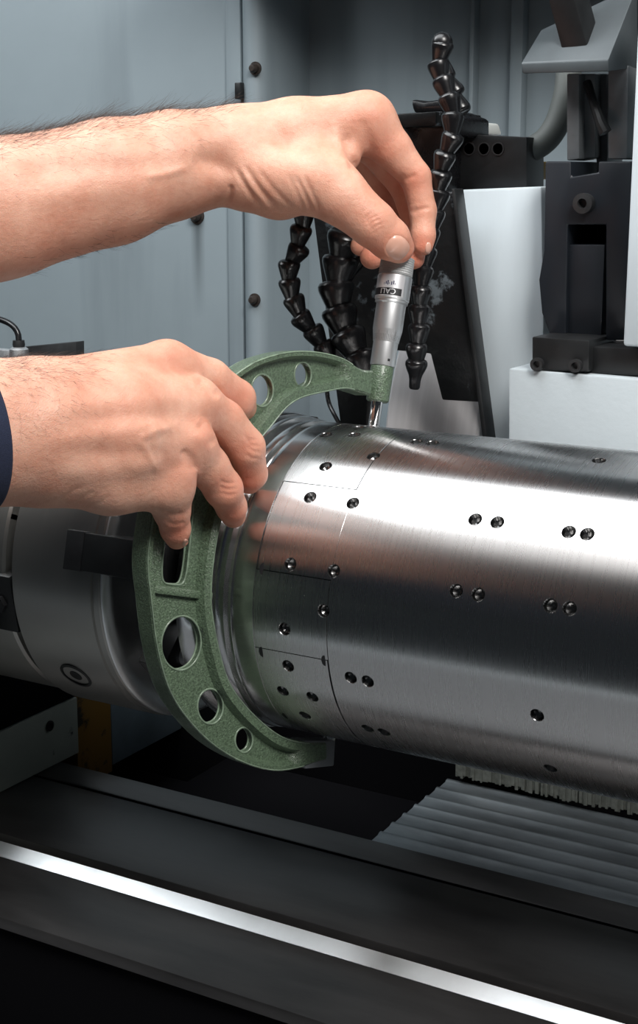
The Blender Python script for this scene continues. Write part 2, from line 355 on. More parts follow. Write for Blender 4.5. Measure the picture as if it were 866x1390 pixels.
# headstock base at the left: +X faces
XH = -.292
hb = thing('headstock_base', 'chipped grey green headstock block on the rail at the far left', 'machine block', (XH, .05, ZB))
q = [Xp(0, 993, XH), Xp(105, 947, XH), Xp(105, 1037, XH), Xp(0, 1067, XH)]
q[2][2] = q[3][2] = ZB + .0004
ya = q[1][1]
MB().box((XH - .12, -.25, ZB + .0004), (XH, ya, (q[0][2] + q[1][2]) / 2)).build('block', M['olive_grey'], hb, .001)
MB().box((XH - .12, -.25, (q[0][2] + q[1][2]) / 2 + .0004), (XH - .001, ya - .001, -.104)).build('black_filler', M['pit'], hb, .001)  # black box filling the gap between block and chuck
p = Xp(67, 985, XH); MB().lathe([(0, .0002), (.004, .0002), (.004, .0012), (.0025, .0015), (.002, -.0), (0, -.0)], p, (1, 0, 0), 18).build('screw', M['black_steel'], hb)
zt = q[1][2]
y2 = Xp(150, 945, XH - .002)[1]
MB().box((XH - .1, ya + .0005, ZB - .03), (XH - .002, y2, zt + .002)).build('ochre_band', M['ochre'], hb, .0008)
y3 = Xp(246, 950, XH - .002)[1]
MB().box((XH - .1, y2 + .0005, ZB - .025), (XH - .002, y3, zt - .004)).build('blue_grey_panel', M['blue_grey'], hb, .0008)
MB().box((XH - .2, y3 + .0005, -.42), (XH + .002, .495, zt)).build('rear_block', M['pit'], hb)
tag(MB().box((-.9, .083, -.29), (xc - .03, .30, -.272)).build('pit_beam', M['pit'], None, .003), 'black casting in the shadow pit between the headstock base and the way cover', 'casting')

# ------------------------------------------------------------------ steel roll (workpiece)
R = .09
def cyl_hit(px, py, r=R):
    d = ray(px, py); a_ = d[1] ** 2 + d[2] ** 2; b_ = CAM[1] * d[1] + CAM[2] * d[2]; c_ = CAM[1] ** 2 + CAM[2] ** 2 - r * r
    D = b_ * b_ - a_ * c_
    t = (-b_ - math.sqrt(max(D, 0))) / a_; P = CAM + t * d
    return P[0], math.atan2(-P[1], P[2])                # x, angle from the top towards the viewer
def cdir(a): return np.array([0, -math.sin(a), math.cos(a)])
roll = thing('steel_roll', 'large polished steel roll with drilled screw holes, clamped between centres', 'steel roll', (0, 0, 0))
holes_px = [(421, 675), (479, 683), (394, 766), (453, 775), (439, 829), (386, 854), (391, 904), (476, 920), (499, 925), (384, 938), (424, 946), (414, 971),
            (499, 989), (521, 994), (507, 619), (442, 633), (442, 590), (481, 590), (487, 579.5), (565, 599), (587, 601), (645, 705), (675, 709),
            (772, 722), (797, 725), (619, 802), (649, 807), (747, 822), (773, 826), (729, 971), (747, 1043), (813, 625)]
HO = [cyl_hit(*h) for h in holes_px]
for k in range(1, 9):                                    # the same pairs go on round the hidden back of the roll
    for x in (.07, .082, .135, .147): HO.append((x, math.radians(150 + k * 22)))
XA, XS = -.0095, .0355
G = .00040
cuts = [math.radians(v) for v in (-150, 40.9, 73.6, 101.0, 210)]
plates = [(cuts[i], cuts[i + 1]) for i in range(4)]
def arc_solid(a0, a1, x0, x1, r0, r1, n):
    vs = []; fs = []; full = abs(a1 - a0) > 6.28
    A = np.linspace(a0, a1, n + 1)
    for a in A:
        c = cdir(a)
        for x, r in ((x0, r0), (x1, r0), (x1, r1 - .0001), (x1 - .0001, r1), (x0 + .0001, r1), (x0, r1 - .0001)): vs.append(c * r + np.array([x, 0, 0]))
    for i in range(n):
        for k in range(6): fs.append((i * 6 + k, i * 6 + (k + 1) % 6, (i + 1) * 6 + (k + 1) % 6, (i + 1) * 6 + k))
    if not full: fs += [tuple(range(5, -1, -1)), tuple(range(n * 6, n * 6 + 6))]
    return MB().add(vs, fs)
def round_normals(o, r=R):
    me = o.data; vs = np.zeros(len(me.vertices) * 3); me.vertices.foreach_get('co', vs); vs = vs.reshape(-1, 3)
    out = []
    for p_ in me.polygons:
        c = np.array(p_.center); n = np.array(p_.normal); rad = np.array([0, c[1], c[2]]); rl = np.linalg.norm(rad)
        skin_ = rl > r * .998 and (n @ rad) / max(rl, 1e-9) > .96
        for li in p_.loop_indices:
            v = vs[me.loops[li].vertex_index]
            out.append((0, v[1], v[2]) / np.linalg.norm(v[1:]) if skin_ and np.hypot(v[1], v[2]) > r * .997 else n)
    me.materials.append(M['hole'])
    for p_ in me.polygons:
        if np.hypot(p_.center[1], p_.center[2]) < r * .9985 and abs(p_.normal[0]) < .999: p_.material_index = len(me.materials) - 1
    me.polygons.foreach_set('use_smooth', [True] * len(me.polygons))
    me.normals_split_custom_set([tuple(x) for x in out])
def hole_cut(sel, sq=()):
    mb = MB()
    for x, a in sel:
        c = cdir(a); mb.lathe([(0, -.0045), (.0012, -.0042), (.0028, -.0026), (.0034, -.0004), (.0039, .0004), (.0039, .002), (0, .002)], np.array([x, 0, 0]) + c * R, c, 20, ref=(1, 0, 0))
    return mb
def slot_cut():
    mb = MB(); 
    return mb
allx = np.array(HO)
def inside(h, a0, a1, x0, x1): 
    d = (h[1] - a0) % (2 * math.pi)
    return x0 < h[0] < x1 and d < (a1 - a0)
def lathe_x(prof, n=256): return MB().lathe([(r, x) for x, r in prof], (0, 0, 0), (1, 0, 0), n, ref=(0, 0, 1))
# main barrel with a thinner seat under the insert plates
lathe_x([(XA, 0), (XA, R - .0064), (XS + G + .001, R - .0064), (XS + G + .001, 0)], 128).build('core', M['ink'], roll)
body = lathe_x([(XS + G, 0), (XS + G, R - .0001), (XS + G + .0001, R), (.62, R), (.64, R - .002), (.64, 0)], 384).build('barrel', M['steel'], roll)
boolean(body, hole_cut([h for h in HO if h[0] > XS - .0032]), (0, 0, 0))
round_normals(body)
edge = []
for k, (a0, a1) in enumerate(plates):
    g = .0005 / R
    o = arc_solid(a0 + g * .5, a1 - g * .5, XA + (.0005 if k == 1 else .0001), XS - (.0006 if k == 3 else -.00038 if k == 1 else .0), R - .0066 + .0003, R, max(12, int(math.degrees(a1 - a0) / 1.2))).build('insert_plate', M['steel'], roll)
    sel = [h for h in HO if inside(h, a0 - .03, a1 + .03, XA + .003, XS + .004)]
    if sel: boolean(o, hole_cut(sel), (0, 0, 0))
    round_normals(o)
# stepped collar beside the chuck
lathe_x([(-.104, 0), (-.104, .055), (-.072, .055), (-.071, .070), (-.0600, .072), (-.0600, 0)], 96).build('journal', M['black_steel'], roll, 0, 28)
cp = [(-.0599, 0), (-.0599, .088), (-.0595, .089), (-.058, .0925), (-.054, .0940), (-.049, .0940), (-.0465, .0928), (-.0460, .0868), (-.0435, .0862), (-.0430, .0915), (-.0405, .0922),
      (-.0380, .0918), (-.0372, .0862), (-.0345, .0856), (-.0335, .0900), (-.0310, .0906), (-.0285, .0902), (-.0275, .0868), (-.0255, .0864), (-.0245, .0890), (-.0225, .0899), (-.0205, R), (XA - .0003, R), (XA - .0001, R - .0003), (XA - .0001, 0)]
lathe_x(cp, 256).build('collar', M['collar'], roll, 0, 28)
for (px, py) in [(357, 772), (356, 885), (388, 972), (441, 897)]:     # small milled corner nicks
    x, a = cyl_hit(px, py); c = cdir(a); t = np.array([1.0, 0, 0]); b2 = np.cross(c, t)
    o = np.array([x, 0, 0]) + c * (R - .0004)
    MB().prism([o + t * .0022 * math.cos(s) * (1 if math.cos(s) < 0 else .15) + b2 * .0032 * math.sin(s) for s in np.arange(12) * math.pi / 6], c * .00045).build('corner_nick', M['ink'], roll)

# ------------------------------------------------------------------ chuck
ch = thing('chuck', 'grey steel lathe chuck with black jaws gripping the roll at the left', 'chuck', (-.2, 0, 0))
lathe_x([(-.1715, 0), (-.1715, .0968), (-.170, .0985), (-.1125, .0985), (-.1120, .0972), (-.108, .0972), (-.1068, .0960), (-.1068, .088), (-.110, .086), (-.110, 0)], 192).build('body', M['chuck'], ch, 0, 25)
lathe_x([(-.1066, .0885), (-.1066, .0968), (-.1058, .0975), (-.1050, .0973), (-.1030, .0945), (-.1030, .0885)], 192).build('front_ring', M['strip'], ch, 0, 40)
lathe_x([(-.60, 0), (-.60, .0955), (-.1805, .0955), (-.179, .094), (-.179, .088), (-.1717, .088), (-.1717, 0)], 192).build('flange', M['chuck'], ch, 0, 25)
lathe_x([(-.1098, 0), (-.1098, .0855), (-.1085, .0858), (-.1085, 0)], 96).build('face_plate', M['pit'], ch, 0, 25)
def radial_box(x0, x1, r0, r1, a, w):
    c = cdir(a); b2 = np.cross(c, [1, 0, 0]); mb = MB(); vs = []
    for r in (r0, r1):
        for x, s in ((x0, -1), (x1, -1), (x1, 1), (x0, 1)): vs.append(np.array([x, 0, 0]) + c * r + b2 * s * w / 2)
    return mb.add(vs, [(3, 2, 1, 0), (4, 5, 6, 7), (0, 1, 5, 4), (1, 2, 6, 5), (2, 3, 7, 6), (3, 0, 4, 7)])
aj = cyl_hit(135, 752, .1)[1]
for k in range(3):
    a = aj + k * 2 * math.pi / 3
    j = radial_box(cyl_hit(95, 745, .1)[0], -.060, .076, .1035, a, .0215).build('jaw', M['black_steel'], ch, .0008)
    radial_box(cyl_hit(95, 745, .1)[0] - .0006, cyl_hit(118, 745, .1)[0], .09, .1039, a, .0225).build('jaw_end', M['dark_steel'], j, .0006)
for k in range(3):
    a = aj + (k + .48) * 2 * math.pi / 3
    lo = radial_box(-.108, -.085, .045, .082, a, .028).build('soft_jaw', M['black_steel'], ch, .001)
    MB().lathe([(0, 0), (.006, 0), (.006, .004), (.0035, .004), (.003, .001), (0, .001)], np.array([-.085, 0, 0]) + cdir(a) * .066, (1, 0, 0), 20).build('socket_screw', M['satin'], lo, 0, 30)
x, a = cyl_hit(103, 917, .0985); c = cdir(a)
MB().lathe([(0, -.001), (.0105, -.001), (.0105, .0003), (.0088, .0006), (.0085, -.0004), (.0045, -.0004), (.004, .0002), (0, .0002)], np.array([x, 0, 0]) + c * .0985, c, 28).build('pinion_socket', M['black_steel'], ch, 0, 30)
a = cyl_hit(14, 822, .0975)[1]
radial_box(-.2025, -.1725, .08, .0967, a, .036).build('slot_block', M['black_steel'], ch, .0008)
MB().lathe([(0, 0), (.0055, 0), (.0055, .003), (0, .0032)], np.array([-.183, 0, 0]) + cdir(a) * .0965, cdir(a), 6).build('slot_nut', M['dark_steel'], ch, 0, 30)

# ------------------------------------------------------------------ micrometer
TH = math.radians(16.5); PS = math.radians(18)
EV = np.array([0, math.sin(TH), math.cos(TH)]); PCV = np.array([0, -math.cos(TH), math.sin(TH)])
EU = math.cos(PS) * PCV - math.sin(PS) * np.array([1.0, 0, 0]); EN = np.cross(EU, EV)
if EN @ FWD > 0: EN = -EN
HT = .0070                                               # half thickness of the frame
def fpl(px, py, off=HT):
    d = ray(px, py); t = ((EN * off - CAM) @ EN) / (d @ EN); P = CAM + d * t; return np.array([P @ EU, P @ EV])
def F3(uv, h): return EU * uv[0] + EV * uv[1] + EN * h
mic = thing('micrometer', 'green hammer-painted outside micrometer with a chrome thimble measuring the roll', 'micrometer', tuple(EU * .1))
outer_px = [(507, 503), (491, 501), (466, 486), (437, 478), (403, 476), (370, 482), (335, 497), (290, 535), (245, 600), (216, 665), (205, 717), (200, 764), (205, 816), (213, 878), (229, 935), (255, 977), (291, 1013), (333, 1037), (374, 1047), (410, 1042), (431, 1035), (443, 1032)]
inner_px = [(503, 537), (487, 532), (470, 528), (445, 532), (412, 540), (391, 553), (370, 578), (345, 610), (318, 660), (300, 712), (291, 764), (288, 811), (291, 842), (299, 883), (312, 925), (333, 956), (359, 982), (385, 1000), (412, 1007), (443, 1008)]
NS = 150
O_ = spline([fpl(*p) for p in outer_px], NS); I_ = spline([fpl(*p) for p in inner_px], NS)
vs = []; fs = []; TW = .0020
for i in range(NS):
    s = i / (NS - 1); w = np.linalg.norm(O_[i] - I_[i]); e = min(1, max(0, (min(s, 1 - s) - .045) / .025)); e = e * e * (3 - 2 * e)
    fi = min(.0052 / w, .3); fo = min(.0030 / w, .25); c_ = min(.0022 / w, .15); hw = HT + (TW - HT) * e; rd = .0012 / w
    half = [(0, HT - .0012), (rd, HT), (fi, HT), (fi + c_, hw), (1 - fo - c_, hw), (1 - fo, HT), (1 - rd, HT), (1, HT - .0012)]
    ring = half + [(t, -h) for t, h in half[::-1]]
    vs += [F3(I_[i] * (1 - t) + O_[i] * t, h) for t, h in ring]
K = 16
for i in range(NS - 1):
    for k in range(K): fs.append((i * K + k, i * K + (k + 1) % K, (i + 1) * K + (k + 1) % K, (i + 1) * K + k))
fs += [tuple(range(K)), tuple(range((NS - 1) * K, NS * K))[::-1]]
fr = MB().add(vs, fs).build('frame', M['green'], mic, 0, 40)
def ell(cx, cy, rx, ry, n=36, rot=0, sup=2.0):
    out = []
    for t in np.arange(n) * 2 * math.pi / n:
        c, s = math.cos(t), math.sin(t); x = rx * math.copysign(abs(c) ** (2 / sup), c); y = ry * math.copysign(abs(s) ** (2 / sup), s)
        out.append(fpl(cx + x * math.cos(rot) - y * math.sin(rot), cy + x * math.sin(rot) + y * math.cos(rot), TW))
    return out
openings = [ell(356, 530, 15, 22), ell(411, 509, 11.5, 17.5), ell(246, 873, 27, 37, rot=.1), ell(285.5, 959, 17.5, 24), ell(331, 1004.5, 12, 17),
            ell(241, 730, 17.5, 64, 44, rot=.10, sup=5)]
cut = MB()
for o in openings: cut.prism([F3(p, -.012) for p in o], EN * .024)
boolean(fr, cut, wl(mic))
fr.data.polygons.foreach_set('use_smooth', [True] * len(fr.data.polygons)); fr.data.set_sharp_from_angle(angle=math.radians(40))
for o in openings:
    mb = MB()
    for sgn in (1, -1): mb.tube([F3(p, sgn * (TW - .0001)) for p in o], .0006, 8, closed=True)
    mb.build('hole_rim', M['green_edge'], fr, 0, 60)
mb = MB()
a_, b_ = fpl(206, 799, TW), fpl(285, 809, TW)
for sgn in (1, -1):
    mb.prism([F3(a_ + EV[2] * 0 + np.array([0, .0022]), sgn * TW * .9), F3(b_ + np.array([0, .0022]), sgn * TW * .9), F3(b_ - np.array([0, .0022]), sgn * TW * .9), F3(a_ - np.array([0, .0022]), sgn * TW * .9)], EN * sgn * .0030)
mb.build('cross_rib', M['green'], fr, .0009)
for C_, nm in ((O_, 'worn_outer_edge'), (I_, 'worn_inner_edge')):
    mb = MB(); k0, k1 = 6, NS - 6; o_ = .0006 if C_ is O_ else -.0006
    for sg in (1, -1): mb.tube([F3(C_[i] - nrm(O_[i] - I_[i]) * o_, sg * (HT - .0003)) for i in range(k0, k1)], .0005, 6)
    mb.build(nm, M['green_edge'], fr, 0, 60)
# boss, anvil, spindle, sleeve, thimble
V0 = .1048
MB().lathe([(0, V0), (.0058, V0), (.0066, V0 + .0008), (.0068, V0 + .010), (.0068, V0 + .0205), (.0062, V0 + .0215), (0, V0 + .0215)], (0, 0, 0), EV, 40).build('boss', M['green'], mic, 0, 40)
p8 = [F3(fpl(*p, off=0), -.006) for p in [(403, 1003), (446, 1003), (444, 1037), (405, 1041)]]
MB().prism(p8, EN * .012).build('anvil_block', M['column'], mic, .0008)
MB().lathe([(0, -.0935), (.0038, -.0935), (.0038, -.0901), (0, -.0901)], (0, 0, 0), EV, 24).build('anvil', M['chrome'], mic, 0, 40)
MB().lathe([(0, .0902), (.0029, .0902), (.0033, .0908), (.0033, V0 + .002), (0, V0 + .002)], (0, 0, 0), EV, 32).build('spindle', M['chrome'], mic, 0, 40)
MB().lathe([(0, V0 + .021), (.0071, V0 + .021), (.0073, V0 + .0216), (.0073, .143), (0, .143)], (0, 0, 0), EV, 48).build('sleeve', M['satin'], mic, 0, 40)
thm = MB().lathe([(0, .1400), (.0076, .1400), (.0086, .1468), (.0087, .1472), (.0087, .1622), (.0096, .1630), (.0096, .1643), (0, .1643)], (0, 0, 0), EV, 64).build('thimble', M['satin'], mic, 0, 30)
rk = MB().lathe([(0, .1644), (.0098, .1644), (.0101, .1649), (.0101, .1786), (.0098, .1790), (0, .1790)], (0, 0, 0), EV, 48).build('ratchet_sleeve', M['satin'], mic, 0, 30)
# knurled cap
vs = []; fs = []; nk, mk = 192, 32
for j in range(mk + 1):
    for i in range(nk):
        t = 2 * math.pi * i / nk; z = .1791 + .0111 * j / mk
        r = .0098 + .0002 * math.cos(48 * t + j * .85) * math.cos(48 * t - j * .85) - (.0005 if j in (0, mk) else 0)
        b1, b2 = basis(EV)[1:]; vs.append(EV * z + r * (math.cos(t) * b1 + math.sin(t) * b2))
for j in range(mk):
    for i in range(nk): fs.append((j * nk + i, j * nk + (i + 1) % nk, (j + 1) * nk + (i + 1) % nk, (j + 1) * nk + i))
fs += [tuple(range(nk))[::-1], tuple(range(mk * nk, mk * nk + nk))]
MB().add(vs, fs).build('knurled_cap', M['knurl'], mic, 0, 60)
MB().lathe([(0, .1903), (.0062, .1903), (.0066, .191), (.0066, .1975), (.006, .1985), (0, .1985)], (0, 0, 0), EV, 32).build('ratchet_tip', M['knurl'], mic, 0, 40)
vc = CAM - EV * .175; C0 = nrm(vc - (vc @ EV) * EV); R0 = np.cross(EV, C0)
if R0 @ RGT < 0: R0 = -R0
def onth(ang, v, r): return EV * v + r * (math.cos(ang) * C0 + math.sin(ang) * R0)
def patch(a0, a1, v0, v1, r, th, n=24):
    vs = []; fs = []
    for a in np.linspace(a0, a1, n + 1):
        for v, rr in ((v0, r), (v1, r), (v1, r + th), (v0, r + th)): vs.append(onth(a, v, rr))
    for i in range(n):
        for k in range(4): fs.append((i * 4 + k, i * 4 + (k + 1) % 4, (i + 1) * 4 + (k + 1) % 4, (i + 1) * 4 + k))
    return MB().add(vs, fs + [(3, 2, 1, 0), (n * 4, n * 4 + 1, n * 4 + 2, n * 4 + 3)])
lab = patch(-1.5, .62, .1656, .1782, .0101, .00008).build('label_sticker', M['label'], rk, 0, 30)
patch(-1.5, .50, .1662, .1704, .01018, .00004).build('label_band', M['ink'], rk, 0, 30)
fc = bpy.data.curves.new('label_text', 'FONT'); fc.body = 'CALI'; fc.size = .0046; fc.resolution_u = 3; fc.extrude = 0
to = bpy.data.objects.new('label_text', fc); COL.objects.link(to); bpy.context.view_layer.update()
tm = bpy.data.meshes.new_from_object(to.evaluated_get(bpy.context.evaluated_depsgraph_get())); bpy.data.objects.remove(to)
bt = bmesh.new(); bt.from_mesh(tm); bmesh.ops.subdivide_edges(bt, edges=[e for e in bt.edges if e.calc_length() > .0008], cuts=2)
off = wl(rk)
for v in bt.verts: v.co = Vector(onth(.16 - v.co.x / .0102, .1699 - v.co.y, .01027) - off)
bt.to_mesh(tm); bt.free(); tm.name = 'label_text'; link_mesh('label_text', tm, M['label'], rk, 180)
mb = MB()
for k in range(7): mb.add(*(lambda P: (P.v, P.f))(patch(-.62 + k * .11, -.62 + k * .11 + (.07 if k % 3 else .03), .1720 + .0004 * (k % 2), .1720 + .0014 + .0006 * ((k * 7) % 3), .01019, .00004, 2)))
mb.build('handwriting', M['ink_blue'], rk, 0, 30)
mb = MB()
for k in range(50):
    a = k * 2 * math.pi / 50
    p0, p1 = onth(a, .1405, .00766), onth(a, .1405 + (.0052 if k % 5 == 0 else .0034), .00766 + (.00076 if k % 5 == 0 else .0005)); s = R0 * math.cos(a) - C0 * math.sin(a); n_ = C0 * math.cos(a) + R0 * math.sin(a)
    mb.add([p0 - s * .00007 + n_ * .00003, p0 + s * .00007 + n_ * .00003, p1 + s * .00007 + n_ * .00003, p1 - s * .00007 + n_ * .00003], [(0, 1, 2, 3)])
mb.build('graduations', M['ink'], thm, 0, 180)
patch(.35, .55, .1283, .1298, .0073, .0001, 6).build('locking_dot', M['ink'], mic, 0, 30)

# ------------------------------------------------------------------ grinding wheel, its guard and the housing behind
YG = .165
def ypoly(pts, y, th, name, m, parent, bevel=.001):
    return MB().prism([Yp(px, py, y) for px, py in pts], (0, th, 0)).build(name, m, parent, bevel)
x0 = Yp(505, 540, YG)[0]; x1 = Yp(634, 540, YG)[0]
gw = MB().lathe([(0, 0), (.188, 0), (.19, .002), (.19, x1 - x0 - .002), (.188, x1 - x0), (0, x1 - x0)], (x0, .370, .02), (1, 0, 0), 160).build('grinding_wheel', M['wheel'], None, 0, 30)
tag(gw, 'pale grey grinding wheel showing through the notch of the black guard', 'grinding wheel')
for xa_, xb_, lb in ((XH + .004, x0 - .006, 'added black block keeping the pit dark left of the grinding wheel'), (x1 + .006, .75, 'added black block keeping the pit dark behind the ribbed way cover')):
    tag(MB().box((xa_, .34, -.42), (xb_, .49, -.10)).build('dark_pit_block', M['pit'], None, .004), lb, 'casting')  # black blocks added to hide the bright wall and darken the pit
gd = thing('wheel_guard', 'black wheel guard splashed with coolant, left of the tall white panel', 'wheel guard', tuple(Yp(520, 400, YG)))
ypoly([(424, 285), (614, 262), (640, 430), (652, 546), (600, 543), (584, 480), (541, 476), (500, 476), (494, 640), (470, 640)], YG - .014, .012, 'front_plate', M['guard'], gd)
ypoly([(612, 256), (617, 256), (662, 600), (655, 600)], YG - .018, .014, 'side_flange', M['black_steel'], gd)
mb = ypoly([(536, 158), (598, 150), (622, 160), (622, 185), (600, 187), (598, 262), (536, 270)], YG + .01, .05, 'upper_box', M['black_plastic'], gd, .002)
ypoly([(532, 155), (592, 151), (592, 171), (534, 174)], YG - .006, .07, 'lid', M['guard'], gd, .001)
ypoly([(556, 134), (575, 138), (600, 134), (604, 152), (560, 154)], YG + .01, .03, 'knob', M['black_plastic'], gd, .003)
hp = thing('drilled_bar', 'dark rectangular steel bar with three holes behind the white panel', 'steel bar', tuple(Yp(670, 215, YG + .05)))
o = ypoly([(618, 181), (715, 186), (715, 258), (618, 258)], YG + .04, .03, 'bar', M['black_steel'], hp, .0008)
cut = MB()
for px in (637, 657, 676): cut.lathe([(0, -.002), (.0036, -.002), (.0036, .012), (0, .012)], Yp(px, 202, YG + .04), (0, 1, 0), 20)
boolean(o, cut, wl(hp)); o.data.polygons.foreach_set('use_smooth', [True] * len(o.data.polygons)); o.data.set_sharp_from_angle(angle=.5)
for px in (637, 657, 676): MB().lathe([(.0036, 0), (.0036, -.0006), (.0044, -.0006), (.0044, 0)], Yp(px, 202, YG + .04), (0, 1, 0), 24).build('hole_rim', M['dark_steel'], hp, 0, 60)
tag(ypoly([(628, 172), (640, 166), (654, 166), (659, 182), (628, 184)], YG + .09, .03, 'terminal_cap', M['white_plastic'], None, .002), 'small white plastic cap sticking up behind the drilled bar', 'cap')
tag(ypoly([(712, 220), (728, 219), (728, 243), (712, 244)], YG + .06, .03, 'yellow_tab', M['yellow'], None, .001), 'small yellow tab beside the drilled bar', 'tab')
tw_ = ypoly([(615, 258), (735, 253), (738, 440), (728, 640), (668, 640), (650, 540)], YG + .012, .03, 'wheelhead_panel', M['panel_white'], None, .002)
tag(tw_, 'tall white painted panel with a slanted left edge behind the roll', 'panel')
YB = .125
tag(ypoly([(690, 500), (1050, 530), (1050, 720), (690, 720)], YB, .055, 'slide_housing', M['white_paint'], None, .0015), 'low white painted housing block under the black slide at the right edge', 'machine housing')

sl = thing('slide_unit', 'black machine slide with a vertical slot standing on the white housing', 'machine slide', tuple(Yp(790, 480, .16)))
YS = .155
ypoly([(740, 219), (775, 219), (775, 240), (812, 234), (812, 219), (857, 219), (855, 462), (822, 462), (822, 305), (770, 305), (768, 462), (752, 470), (735, 425), (731, 380), (738, 340)], YS, .05, 'body', M['slide'], sl, .0012)
ypoly([(770, 300), (823, 300), (822, 470), (768, 470)], YS + .03, .02, 'slot_back', M['pit'], sl, 0)
ypoly([(772, 332), (821, 332), (816, 458), (765, 462)], YS + .004, .025, 'tongue', M['slide'], sl, .001)
ypoly([(722, 457), (800, 462), (799, 505), (722, 503)], YB + .001, .045, 'clamp_block', M['black_steel'], sl, .001)
ypoly([(801, 470), (1040, 480), (1040, 520), (801, 507)], YB + .008, .04, 'foot_block', M['black_steel'], sl, .001)
for px, py in ((731, 494), (783, 496)): MB().lathe([(0, 0), (.004, 0), (.004, -.004), (.0022, -.004), (.0018, -.001), (0, -.001)], Yp(px, py, YB + .001), (0, 1, 0), 20).build('socket_screw', M['dark_steel'], sl, 0, 30)
MB().lathe([(0, 0), (.0062, 0), (.0062, -.006), (.003, -.0065), (.0025, -.002), (0, -.002)], Yp(795, 276, YS), (0, 1, 0), 24).build('cap_screw', M['dark_steel'], sl, 0, 30)
cl = thing('slide_column', 'grey ribbed column standing above the black slide', 'machine column', tuple(Yp(810, 218, .19)))
for pts, y in (([(769, 100), (786, 100), (786, 216), (769, 218)], .175), ([(787, 100), (808, 100), (808, 214), (787, 216)], .185), ([(809, 100), (824, 100), (824, 234), (809, 235)], .195), ([(825, 92), (853, 88), (851, 216), (825, 216)], .175)):
    ypoly(pts, y, .03, 'rib', M['column'], cl, .001)
MB().tube([Yp(797, 112, .178), Yp(806, 140, .172), Yp(816, 168, .168), Yp(822, 180, .168)], [.0028, .0028, .0036, .004], 10).build('lever', M['black_steel'], cl)
tag(ypoly([(868, -30), (1100, -30), (1100, 485), (845, 470), (853, 300)], .118, .03, 'white_door_edge', M['panel_white'], None, .002), 'white upright panel edge cropped by the right side of the photo', 'panel')
# tilted grey bracket with a dark square bar on top
bk = thing('tilted_bracket', 'tilted grey steel bracket plate at the top right', 'bracket', tuple(Yp(770, 80, .17)))
f0 = [Yp(707, 85, .15), Yp(826, 81, .15), Yp(826, 97, .15), Yp(709, 100, .15)]
f1 = [Yp(735, 40, .19), Yp(866, -22, .19), Yp(866, 92, .19), Yp(709, 96, .19)]
MB().add(f0 + f1, [(3, 2, 1, 0), (4, 5, 6, 7), (0, 1, 5, 4), (1, 2, 6, 5), (2, 3, 7, 6), (3, 0, 4, 7)]).build('plate', M['bracket'], bk, .0012)
sb = [at(730, -20, .86), at(780, -40, .86), at(812, 55, .885), at(763, 74, .875)]
a0 = np.array([Yp(763, 70, .158), Yp(797, 62, .158), Yp(813, 44, .172), Yp(775, 48, .172)])
d_ = Yp(728, -60, .150) - Yp(763, 70, .158)
MB().add(list(a0) + [p + d_ for p in a0], [(3, 2, 1, 0), (4, 5, 6, 7), (0, 1, 5, 4), (1, 2, 6, 5), (2, 3, 7, 6), (3, 0, 4, 7)]).build('square_bar', M['black_steel'], bk, .001)
tag(MB().tube(spline([Yp(772, 95, .24), Yp(768, 130, .235), Yp(755, 170, .23), Yp(735, 195, .225), Yp(700, 212, .22)], 24), .0085, 16).build('rubber_hose', M['hose_grey'], None, 0, 60), 'thick grey hose curving down beside the bracket behind the drilled bar', 'hose')

# ------------------------------------------------------------------ segmented coolant hoses
seg_prof = [(0, -.40), (.50, -.40), (.60, -.25), (.60, .0), (.66, .15), (.80, .42), (.95, .72), (1.0, .84), (1.0, .98), (.90, 1.10), (.66, 1.16), (0, 1.16)]
seg_me = MB().lathe([(r, -z) for r, z in seg_prof], (0, 0, 0), (0, 0, 1), 20).mesh('segment')
noz_me = MB().lathe([(0, .5), (.66, .5), (.9, .38), (1.0, .2), (1.0, -.1), (.85, -.5), (.62, -1.0), (.52, -1.5), (.5, -2.1), (.4, -2.25), (.28, -2.2), (.2, -1.8), (0, -1.8)], (0, 0, 0), (0, 0, 1), 20).mesh('nozzle')
for me in (seg_me, noz_me):
    me.materials.append(M['black_plastic']); me.polygons.foreach_set('use_smooth', [True] * len(me.polygons)); me.set_sharp_from_angle(angle=math.radians(38))
def hose(pts, label, pitch, rpx, nozzle=False, wob=.12, seed=1, flip=False):
    """chain of ball-jointed segments along (px, py, Y) knots"""
    rd = random.Random(seed); kn = [Yp(*p) for p in pts]
    L_ = sum(np.linalg.norm(b - a) for a, b in zip(kn, kn[1:]))
    dep = (kn[0] - CAM) @ FWD; r = rpx * dep / F; n = max(3, int(round(L_ / (pitch * dep / F)))) + 1
    P = spline(kn, n); t = thing('coolant_hose', label, 'coolant hose', tuple(P[0]), 'black segmented coolant hoses')
    for i in range(n - 1):
        a, b = P[i], P[i + 1]; d = nrm(b - a)
        if flip: d = -d
        d = nrm(d + np.array([rd.uniform(-1, 1) for _ in range(3)]) * wob)
        last = nozzle and i == n - 2
        o = bpy.data.objects.new('nozzle' if last else 'segment', noz_me if last else seg_me); COL.objects.link(o); o.parent = t
        ln = np.linalg.norm(b - a)
        o.location = Vector((a if last else b) - P[0]); o.rotation_mode = 'QUATERNION'; o.rotation_quaternion = Vector(nrm(a - b) if last else d).to_track_quat('Z', 'Y')
        o.scale = (r, r, r) if last else (r, r, ln / 1.0)
    if nozzle: MB().lathe([(r * .95 * math.cos(q), r * .95 * math.sin(q)) for q in np.linspace(-1.2, math.pi / 2, 12)][:-1] + [(0, r * .95)], kn[0] + np.array([0, 0, r * .1]), (0, 0, 1), 20).build('end_ball', M['black_plastic'], t, 0, 60)
    return t
